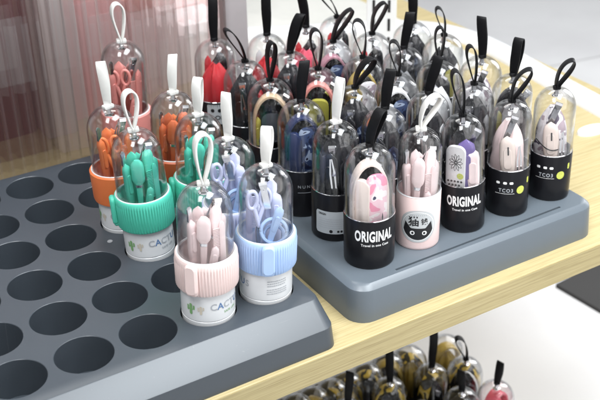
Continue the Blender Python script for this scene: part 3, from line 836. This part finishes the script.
for (r, c), (tp, st_, R, kind, c1, c2, look) in R2.items():
    base = Vector((P0[0]+DX*c, P0[1]+DY*r, 0))
    if r >= 2: R = R*1.07
    if r >= 1:
        g = unproj(tp[0], tp[1], 13.2)
        base = Vector((base.x*.45+g.x*.55, base.y*.45+g.y*.55, 0))
    if (r, c) == (0, 1):
        pinkcup = mat('pale_pink_cup_plastic', (.80, .62, .60), rough=.4, sub=.1)
        built[r, c] = black_capsule(base, tp, st_, 2.36, kind, c1, c2, 'the pink cat cup', 'pale pink cup with black cat badge, clear dome and white strap',
                                    cup=pinkcup, strap_mt=M_STRAPW, H=13.3, rim=6.3, ringm=M_WHITE)
    elif (r, c) == (1, 0):
        built[r, c] = black_capsule(base, tp, st_, R, kind, c1, c2, 'the capsule with the silver sticker', 'black-based capsule with silver sticker and curved white strap', strap_mt=M_STRAPW)
    else:
        pos = f'{ORD[r]} row, {CN[c]}' if not (r == 5 and c == 3) else 'back row, fourth'
        ref = {(0, 0): 'the frontmost ORIGINAL capsule', (0, 2): 'the ORIGINAL capsule right of the cat cup', (0, 3): 'the capsule second from the tray corner',
               (0, 4): 'the capsule at the tray corner'}.get((r, c), f'the black capsule {pos}')
        where = {(0, 0): 'frontmost', (0, 2): 'right of cat cup', (0, 3): '', (0, 4): ''}.get((r, c), pos)
        lab = f'clear black-based capsule, {look}' + (f', {where}' if where else '')
        built[r, c] = black_capsule(base, tp, st_, R, kind, c1, c2, ref, lab)

# lettering and marks on the front row
def dashes(w, h, rows, gap, seed, n=9):
    rn = random.Random(seed); parts = []
    for k in range(rows):
        x = -w/2
        while x < w/2-.1:
            L = rn.uniform(.08, .26); L = min(L, w/2-x)
            parts.append(rect_grid(x, x+L, -k*gap, -k*gap+h)); x += L+.05
        if k == rows-1: pass
    return parts
for key, ang in (((0, 0), 12), ((0, 2), 6)):
    root, Mb, F, phi = built[key]; R = R2[key][2]
    sc = .97 if key == (0, 0) else .92
    printed('lettering', [text_mesh('ORIGINAL', 1.74*sc, .51, .062, 1.09)], R+.035, phi+math.radians(ang), 3.95, M_PRINTW, root)
    printed('small_lettering', [text_mesh('Travel in one Case', .42*sc, .92, .006, 1.05)], R+.035, phi+math.radians(ang+2), 2.95, M_PRINTW, root)
for key, ang in (((0, 3), 14), ((0, 4), 8)):
    root, Mb, F, phi = built[key]; R = R2[key][2]; a = math.radians(ang)
    printed('lettering', [text_mesh('TCO3', .62, .85, .012, 1.3)], R+.03, phi+a-.28, 3.35, M_PRINTG, root)
    printed('icon_row', [shift(rr_patch(.42, .30, .08, 6), x, 0) for x in (-1.0, -.2, .5)] + [rect_grid(-1.3, .9, -1.35, -1.31, 8)], R+.03, phi+a-.25, 4.3, M_PRINTW, root)
    printed('lime_dot', [rr_patch(.98, .98, .489, 18)], R+.03, phi+a+.42, 3.35, M_LIME, root)
    printed('leaf_mark', [shift(rr_patch(.34, .75, .165, 8), 0, 0)], R+.03, phi+a+.88, 4.25, M_LIME, root)
root, Mb, F, phi = built[(1, 0)]
lp = phi-math.radians(8)
printed('sticker', [rr_patch(3.9, 2.75, .28, 26)], 2.66, lp, 2.35, M_LABEL, root)
printed('sticker_text', [text_mesh('ORIGIN', .34, .8, .01)], 2.675, lp-.42, 3.35, M_PRINTK, root)
printed('sticker_lines', [shift(p_, 0, 0) for p_ in dashes(3.1, .06, 5, .27, 4)], 2.675, lp, 2.75, M_PRINTG, root)
printed('sticker_icons', [shift(rr_patch(.4, .4, .199, 10), -.1, 0)]+[shift(rr_patch(.26, .26, .06, 5), x, 0) for x in (.7, 1.05, 1.4)], 2.675, lp, 1.3, M_PRINTK, root)
# cat badge on the pink cup
root, Mb, F, phi = built[(0, 1)]
_pr = printed
def printed(name, parts, *a): return _pr(name, [([(v[0]*1.27, v[1]*1.27, 0) for v in p_[0]], p_[1]) for p_ in parts], *a)
ca = phi+math.radians(2); RC = 2.39
printed('badge', [rr_patch(3.15, 3.05, 1.45, 26)], RC+.012, ca, 2.95, mat('badge_grey_print', (.50, .52, .53), .5), root)
printed('badge_ring', [shift(p_, 0, 0) for p_ in [([(x*math.cos(t_), y*math.sin(t_), 0) for t_ in [2*PI*k/48 for k in range(48)] for x, y in ((1.42, 1.38), (1.37, 1.33))], [(2*k, 2*k+1, (2*k+3) % 96, (2*k+2) % 96) for k in range(48)])]], RC+.022, ca, 2.95, M_PRINTW, root)
def cat_head():
    xs = [-1.28+2.56*i/32 for i in range(33)]; V, Fc = [], []
    def topy(x):
        a = abs(x)
        if a > .62: return -.18+(a-.62)/.5*.62 if a < 1.12 else .44-(a-1.12)/.16*.75
        return -.18
    for x in xs:
        b = -1.28*math.sqrt(max(0, 1-(x/1.34)**2)); b = min(b, -.3)
        V += [(x, b, 0), (x, max(topy(x), b+.01), 0)]
    for i in range(32): Fc.append((2*i, 2*i+2, 2*i+3, 2*i+1))
    return V, Fc
printed('cat_head', [cat_head()], RC+.024, ca, 2.95, M_PRINTK, root)
printed('cat_eyes', [shift(rr_patch(.42, .40, .199, 10), x, -.62) for x in (-.48, .55)], RC+.034, ca, 2.95, M_PRINTW, root)
printed('cat_pupils', [shift(rr_patch(.20, .24, .099, 8), x, -.62) for x in (-.46, .53)], RC+.042, ca, 2.95, M_PRINTK, root)
printed('badge_characters', [shift(text_mesh('猫', .98, 1, .018), -.38, .42), shift(text_mesh('钱', .66, .9, .012), .52, .42)], RC+.034, ca, 2.95, M_PRINTK, root)
printed('badge_caption', [shift(text_mesh('· · · · · · · · ·', .3, 1, .004), 0, 1.05)], RC+.034, ca, 2.95, M_PRINTK, root)
printed = _pr
# faint printing on the bases further back
for key, s, ang, mt in (((2, 0), 'N U N', 4, M_PRINTG), ((4, 0), 'N 1', -6, M_PRINTG)):
    root, Mb, F, phi = built[key]; R = R2[key][2]
    R *= 1.07
    printed('lettering', [text_mesh(s, .5, 1, .0)]+[rect_grid(-.7, 1.0, -.75, -.70, 6)], R+.035, phi+math.radians(ang), 3.9, mt, root)
root, Mb, F, phi = built[(5, 0)]
printed('sticker', [rr_patch(3.4, 2.7, .15, 22)], 2.715, phi+.1, 4.1, M_LABEL, root)
printed('sticker_icons', [shift(rr_patch(.5, .5, .249, 10), x, .55) for x in (-1.0, -.1, .8)]+[shift(text_mesh('OE', .8, 1.1, .02), -.15, -.45)], 2.735, phi+.1, 4.1, M_PRINTK, root)

# ------------------------------------------------------------ left tray capsules
def ribbed_collar(R, z0, z1, N=64):
    n = N*6; prof = [(R-.42, z0+.02), (R-.28, z0), (R-.1, z0+.12), (R, z0+.3), (R+.02, z1-.75), (R, z1-.62), (R-.02, z1-.12), (R-.1, z1), (R-.42, z1), (R-.42, z0+.02)]
    V, Fc = [], []
    for i, (r, z) in enumerate(prof):
        for k in range(n):
            a = 2*PI*k/n; rr = r
            if i in (3, 4): rr += .055*math.copysign(abs(math.cos(N*a))**.6, math.cos(N*a))-.02
            V.append((rr*math.cos(a), rr*math.sin(a), z))
    for i in range(len(prof)-1):
        for k in range(n):
            q = (k+1) % n; Fc.append((i*n+k, i*n+q, (i+1)*n+q, (i+1)*n+k))
    return V, Fc
def white_capsule(ij, top_px, strap, ccol, kind, c1, c2, ref, label, H=14.2, tab=None, text=None, plain=False, block=None, extra=0):
    base = Vector((ij[0]*PX, ij[1]*PY, 0))
    H = H+extra
    Mb, F, phi = frames(base, top_px, H)
    root = empty('tool_capsule', Mb)
    tag(root, label, 'capsule', 'white-based capsules on the left tray')
    R, RCo = 2.65, 3.04
    z0, z1 = 3.35, 7.0
    V, Fc = lathe([(R-.5, -4.08), (R-.34, -4.0), (R-.24, -3.8), (R, .25), (R-.05, .3), (R-.05, .37), (R+.01, .42), (R+.01, z0+.3), (R-.25, z0+.4), (R-.25, .8), (.02, .7)], 64); cap(V, Fc, 0, 64)
    add('base', cached('wbase', lambda: mesh_of('base', V, Fc, M_WHITE, angle=30)), root)
    cmat = mat(f'{ccol}_collar_plastic', C[ccol], rough=.42, sub=.1, scale=100)
    add('collar', mesh_of('collar', *ribbed_collar(RCo, z0, z1), cmat, angle=40) if not plain else mesh_of('collar', *lathe([(RCo-.42, z0+.02), (RCo-.28, z0), (RCo-.06, z0+.15), (RCo, z0+.4), (RCo+.02, z1-.12), (RCo-.1, z1), (RCo-.42, z1), (RCo-.42, z0+.02)], 64), cmat, angle=40), root)
    V, Fc = lathe([(R+.2, z1-.02), (R+.2, z1+.06), (R+.08, z1+.09), (R+.02, z1+.02)], 64)
    add('rim_ring', cached('wring', lambda: mesh_of('rim_ring', V, Fc, M_WHITE)), root)
    add('dome', cached(('wdome', H), lambda: make_dome(R+.05, z1, H)), root)
    if tab is not None:
        a = phi+math.radians(tab)
        tb = mesh_of('clip_tab', *xf(slab(1.3, 3.3, .6, .5, .16), T(0, 0, 0)), cmat)
        tbo = add('clip_tab', tb, root, Matrix.Rotation(a+PI/2, 4, 'Z') @ T(0, -RCo-.18, 5.45))
        hk = mesh_of('clip_root', *xf(slab(1.15, .9, .7, .3, .12), T(0, 0, 0)), cmat)
        add('clip_root', hk, tbo, T(0, .16, -1.35))
    strap_for(root, Mb, F, H, base, strap, M_STRAPW)
    contents(kind, F, 2.5, ref, c1, c2, z0=4.4, zt=H-1.9)
    if text is not None:
        a = phi+math.radians(text)
        seq = 'CACTUS'; x = -1.75; grey = []; blue = []
        for i, ch in enumerate(seq):
            (blue if i in (1, 4) else grey).append(shift(text_mesh(ch, 1.02, .98, .014), x, 0)); x += .70
        printed('lettering', grey, R+.04, a, 2.0, M_PRINTG, root)
        printed('lettering', blue, R+.04, a, 2.0, M_PRINTB, root)
        printed('small_lettering', [text_mesh('SAFE LIFE', .36, .95, .004, 1.15)], R+.04, a+.05, 1.22, M_PRINTG if ccol != 'pinkc' else M_GREENPR, root)
        for dx, s_, mt in ((-1.52, 1.25, M_GREENPR), (-1.12, .95, M_BEIGEPR)):
            printed('cactus_drawing', [shift(rr_patch(.26*s_, 1.0*s_, .12*s_, 8), 0, 0), shift(rr_patch(.16*s_, .5*s_, .07*s_, 6), -.27*s_, .1), shift(rr_patch(.16*s_, .4*s_, .07*s_, 6), .27*s_, .2),
                        shift(rr_patch(.4*s_, .14*s_, .06*s_, 6), 0, -.02)], R+.04, a+dx, 1.7, mt, root)
    if block:
        a = phi+math.radians(block)
        printed('fine_print', dashes(2.1, .10, 3, .26, 2)+[shift(p_, 0, -.95) for p_ in dashes(2.2, .09, 3, .24, 5)], R+.04, a, 2.55, M_PRINTG, root)
    return root

white_capsule((3, 0), (203, 183), (203, 134, 2.0, 8), 'pinkc', 'handles', 'palepink', 'palepink', 'the pink-collared capsule', 'white capsule with pale pink ribbed collar in the front row', tab=-29, text=47)
white_capsule((4, 0), (266, 166), (267, 127, 1.1, 68), 'bluec', 'coil', 'violet', 'bluec', 'the blue-collared front capsule', 'white capsule with light blue ribbed collar at tray corner', tab=3, text=-82, block=24)
white_capsule((3, 2), (133, 128), (129, 91, 1.9, 12), 'green', 'handles', 'green', 'green', 'the green-collared front capsule', 'white capsule with green ribbed collar and side clip, left', tab=-84, text=42)
white_capsule((3, 3), (108, 107), (101, 62, .9, 80), 'orange', 'handles', 'orange', 'orange', 'the orange-collared capsule', 'white capsule with smooth orange collar behind the green one', plain=True, text=10)
white_capsule((4, 3), (173, 95), (172, 55, .9, 82), 'rust', 'handles', 'rust', 'orange', 'the rust-collared capsule', 'capsule with rust orange tools and flat upright white strap', plain=True)
white_capsule((4, 2), (198, 115), (198, 78, 1.1, 66), 'green', 'handles', 'green', 'green', 'the green capsule behind pink', 'green-collared capsule half hidden behind the pink-collared one', tab=-80)
white_capsule((4, 1), (228, 135), (226, 93, .9, 78), 'violet', 'coil', 'violet', 'bluec', 'the violet capsule behind', 'violet-collared capsule with looped rings behind the pink one', tab=40)
white_capsule((4, 5), (121, 38), (116, 3, 1.9, 10), 'rose', 'handles', 'rose', 'rose', 'the rose capsule at the back', 'capsule with dusty rose tools at back against ribbed panel', plain=True, extra=1.6)

# ------------------------------------------------------------ ribbed acrylic divider and what stands behind it
YP = 42.0
def ribbed_panel(x0, x1, y, z0, z1, pitch=1.5):
    V, Fc = [], []; n = int((x1-x0)/pitch)*10
    for i in range(n+1):
        x = x0+(x1-x0)*i/n; b = .45*abs(math.sin(PI*(x-x0)/pitch))
        for z in (z0, z1): V.append((x, y-.12-b, z))
        for z in (z0, z1): V.append((x, y+.12, z))
    for i in range(n):
        a, b = 4*i, 4*i+4
        Fc += [(a, b, b+1, a+1), (a+2, a+3, b+3, b+2), (a+1, b+1, b+3, a+3), (a, a+2, b+2, b)]
    Fc += [(0, 1, 3, 2), (4*n, 4*n+2, 4*n+3, 4*n+1)]
    return V, Fc
tag(add('ribbed_divider', mesh_of('ribbed_divider', *ribbed_panel(-30, 44.3, YP, ZB+.01, 32), M_RIB, angle=50)), 'clear ribbed acrylic divider standing behind the left tray', 'divider')
V, Fc = box(44.7, 47.9, YP+.2, YP+3.2, ZB+.005, 34)
tag(add('grey_post', mesh_of('grey_post', V, Fc, M_GREYPOST, smooth=False)), 'mauve grey post at the right end of the ribbed divider', 'post')
def carton(x, y, w, d, h, col, label, name='carton', band=None):
    e = empty(name, Matrix.Translation((x, y, ZB+.01)))
    mt = mat(name+'_card', col, .5, scale=20, noise=.15)
    add('body', mesh_of('body', *xf(slab(w, h, d, .2, .08), T(0, 0, h/2)), mt), e)
    add('lid', mesh_of('lid', *xf(slab(w+.2, h*.16, d+.2, .15, .06), T(0, 0, h*1.0)), mat(name+'_lid', band or tuple(min(1, c*1.5) for c in col), .45)), e)
    add('label_panel', mesh_of('label_panel', *xf(slab(w*.6, h*.3, .08, .15, .02), T(0, -d/2-.03, h*.5)), mat(name+'_label', tuple(min(1, .35+c*.6) for c in col), .5)), e)
    tag(e, label, 'carton', 'cartons behind the ribbed divider')
carton(9.6, 54, 7.0, 7, 30, (.13, .02, .025), 'dark maroon carton leftmost behind the ribbed divider', band=(.22, .05, .05))
carton(17.6, 54, 7.4, 7, 30, (.12, .022, .025), 'maroon carton second from left behind the ribbed divider', band=(.42, .18, .17))
carton(24.1, 52, 4.4, 7, 34, (.72, .61, .59), 'light grey carton between maroon and pink ones', band=(.8, .78, .76))
carton(30.6, 54, 6.6, 7, 27, (.86, .46, .46), 'dusty pink carton behind the back rose capsule', band=(.85, .72, .71))
carton(38.2, 55, 6.8, 7, 18, (.90, .68, .68), 'pale pink carton with paler label behind the divider', band=(.62, .27, .24))
carton(46, 55, 6.6, 7, 12, (.86, .76, .76), 'whitish pink low carton right behind the divider', band=(.88, .84, .84))
carton(42, 70, 30, 6, 33, (.90, .60, .60), 'wide rose carton at the very back behind the divider', band=(.66, .30, .25))
carton(12, 72, 24, 6, 36, (.30, .09, .09), 'tall dark red carton at the very back left', band=(.6, .35, .33))

# white raised rim round the far end of the shelf
path = [(92.0, -30.0, 0)]
pts = [(90, -7), (91.5, 10), (93, 28), (94.5, 42), (94.2, 50), (91.5, 57), (86, 62), (78, 66), (66, 72), (52, 80)]
prof = [(-2.1, 0), (-1.9, .8), (-1.0, 1.4), (1.0, 1.4), (1.9, .8), (2.1, 0)]
rings = []
def catmull(P, n=6):
    out = []
    for i in range(len(P)-1):
        p0, p1, p2, p3 = [Vector(P[max(0, min(len(P)-1, i+k))]) for k in (-1, 0, 1, 2)]
        for j in range(n):
            t = j/n
            out.append(.5*((2*p1)+(-p0+p2)*t+(2*p0-5*p1+4*p2-p3)*t*t+(-p0+3*p1-3*p2+p3)*t**3))
    out.append(Vector(P[-1])); return out
cp = catmull(pts)
for i, q in enumerate(cp):
    t = (cp[min(len(cp)-1, i+1)]-cp[max(0, i-1)]).normalized(); n_ = Vector((t.y, -t.x))
    rings.append([(q.x+n_.x*a, q.y+n_.y*a, ZB+.004+b) for a, b in prof])
tag(add('edge_rail', mesh_of('edge_rail', *loft(rings), mat('white_rail_plastic', (.70, .70, .70), .3), angle=60)), 'white rounded rail curving along the far end of the shelf', 'rail')
V, Fc = stack([(ZB+.004, rounded_plan(53, 90, 40.5, 110, 3)), (ZB+.4, rounded_plan(53, 90, 40.5, 110, 3)), (ZB+.45, rounded_plan(53.1, 89.9, 40.6, 109.9, 3))])
tag(add('cream_mat', mesh_of('cream_mat', V, Fc, mat('cream_mat_vinyl', (.58, .57, .53), .5))), 'cream display mat lying on the board behind the right tray', 'mat')
# small white ticket and box with bar marks on the board
g = unproj(592, 131, ZB)
V, Fc = stack([(ZB+.004, [(g.x+a*2.6, g.y+b*1.3) for a, b in circle(0, 0, 1, 24)]), (ZB+.35, [(g.x+a*2.5, g.y+b*1.2) for a, b in circle(0, 0, 1, 24)])])
tag(add('price_ticket', mesh_of('price_ticket', V, Fc, M_LABELW)), 'small oval white ticket lying on the board, far right', 'ticket')
g = unproj_face(381, 40, Vector((72, 52, ZB)))
e = empty('barred_box', Matrix.Translation((g.x, g.y, ZB+.01)) @ Matrix.Rotation(toward(g)+PI/2, 4, 'Z'))
add('body', mesh_of('body', *xf(slab(4.6, 15, 3.5, .3, .1), T(0, 0, 7.5)), M_LABELW), e)
bars = [xf(slab(.42, 2.0, .06, .1, .02), T(x, -1.78, z)) for x in (-1.2, 1.15) for z in (4.4, 7.4, 10.4, 13.2)]
add('bar_marks', mesh_of('bar_marks', *merge(*bars), M_PRINTK), e)
tag(e, 'white upright box with black bar marks behind the capsules', 'box')

# ------------------------------------------------------------ below the board
LZ = -50
low = [((367, 366), None, 'goldp', 'behind a strap, right of the low strap pair'), ((410, 348), None, 'goldp', 'strapless top close under the board'),
       ((432, 366), (434, 331, .8, 84), 'goldp', 'wide upright strap, centre of the group'), ((466, 359), (458, 339, 1.8, 20), 'goldp', 'open strap loop right of centre'),
       ((447, 337), None, 'gold', 'half hidden, nearest the board on the right'), ((497, 383), (501, 362, .7, 75), 'red', 'red tools, rightmost'),
       ((390, 380), (389, 350, .8, 84), 'goldp', 'wide strap, second visible strap from left'), ((462, 390), (461, 371, .8, 80), 'navy', 'dark, at the lower picture edge'),
       ((332, 382), None, 'goldp', 'left part of the group under the board'), ((296, 397), None, 'goldp', 'farthest left under the board'),
       ((348, 402), (350, 372, .8, 80), 'goldp', 'dark strap near the bottom edge, left'), ((424, 404), None, 'goldp', 'cut off by the bottom edge'),
       ((388, 355), None, 'gold', 'peeking out between two upright straps'), ((346, 374), None, 'goldp', 'dim one between the left straps'), ((313, 390), None, 'gold', 'plain gold one near the left end')]
lowp = []
LREF = ['behind the strap pair', 'close under the board', 'with the wide upright strap', 'with the open strap loop', 'half hidden nearest the board', 'on the far right',
        'with the second strap', 'with the dark handle', 'on the left', 'on the far left', 'with the leftmost strap', 'cut by the bottom edge', 'between two straps', 'dim at the left', 'plain gold near the left']
for k, (tp, st_, col, look) in enumerate(low):
    P = unproj(tp[0], tp[1], LZ+13.2); base = Vector((P.x, P.y, LZ)); lowp.append(base)
    Mb = Matrix.Translation(base); phi = toward(base); F = Mb @ Matrix.Rotation(phi+PI/2, 4, 'Z')
    root = empty('tool_capsule', Mb); R, rim, H = 2.75, 5.65, 13.2
    tag(root, f'capsule below the shelf, {look}', 'capsule', 'capsules below the shelf')
    add('cup', cached(('cupL',), lambda: mesh_of('cup', *lathe([(R-.3, 0), (R-.02, .1), (R+.02, rim-.08), (R-.1, rim), (R-.2, .6), (.02, .5)], 48), M_BLACK)), root)
    add('dome', cached(('dome', R, rim, H), lambda: make_dome(R, rim, H)), root)
    if st_: strap_for(root, Mb, F, H, base, st_, M_STRAPK)
    ref = 'the low capsule '+LREF[k]
    pat = P_GOLD if col == 'goldp' else PM[{'gold': 'gold', 'red': 'hotpink', 'navy': 'black'}[col]]
    nm = {'goldp': 'gold and black', 'gold': 'gold', 'red': 'bright pink', 'navy': 'black'}[col]
    simple('arched_band', (R, 'low', k % 3), lambda: arch_band(4.5, 9.6-.2*(k % 3), 1.7, .4), pat, F, T(0, 0, 2.2, 0, 0, 30*(k % 3)), f'{nm} band in {ref}', 'band', 'bands in the lower capsules')
    simple('folded_pouch', ('low', k % 2), lambda: crumple(2.1, 2.0, 8.6, 5+k % 2), (PM['gold'] if k % 3 == 1 else PM['black']) if col in ('goldp', 'gold') else pat, F, T(-.2, .1, 2), f'{("gold" if k % 3 == 1 else "black") if col in ("goldp", "gold") else nm} wrap in {ref}', 'pouch', 'wraps in the lower capsules')
    clipper(F, .3, -.9, 6.3, ref, ry=15, dark=True)

xs_ = [min(c.x for c in lowp)-4, max(c.x for c in lowp)+3.6]; ys_ = [min(c.y for c in lowp)-4, max(c.y for c in lowp)+14]
V, Fc = stack([(-52.995, rounded_plan(xs_[0]-.3, xs_[1]+.3, ys_[0]-.3, ys_[1]+.3, 2)), (LZ-.3, rounded_plan(xs_[0], xs_[1], ys_[0], ys_[1], 2)), (LZ-.004, rounded_plan(xs_[0]+.3, xs_[1]-.3, ys_[0]+.3, ys_[1]-.3, 1.8))])
tag(add('display_tray', mesh_of('display_tray', V, Fc, M_BLACK)), 'black display tray below the shelf under the gold capsules', 'tray')
# dark patch added for the shadow on the floor, and bracket under the board
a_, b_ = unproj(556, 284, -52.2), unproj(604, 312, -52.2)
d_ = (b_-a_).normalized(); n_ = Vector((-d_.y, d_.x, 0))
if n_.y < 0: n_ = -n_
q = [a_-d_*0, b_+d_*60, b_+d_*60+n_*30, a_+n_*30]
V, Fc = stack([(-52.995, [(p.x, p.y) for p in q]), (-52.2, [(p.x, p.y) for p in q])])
tag(add('floor_tone', mesh_of('floor_tone', V, Fc, mat('floor_shadow_black', (.035, .034, .034), .9), smooth=False)), 'dark patch added for the shadow on the floor under the shelf end', 'mat')
V, Fc = xf(slab(3.2, 2.4, 60, .8, .2), T(71, 24.5, ZB-4.35))
tag(add('shelf_bracket', mesh_of('shelf_bracket', V, Fc, mat('black_powder_coat', (.015, .015, .016), .45))), 'black metal bracket arm under the right end of the board', 'bracket')
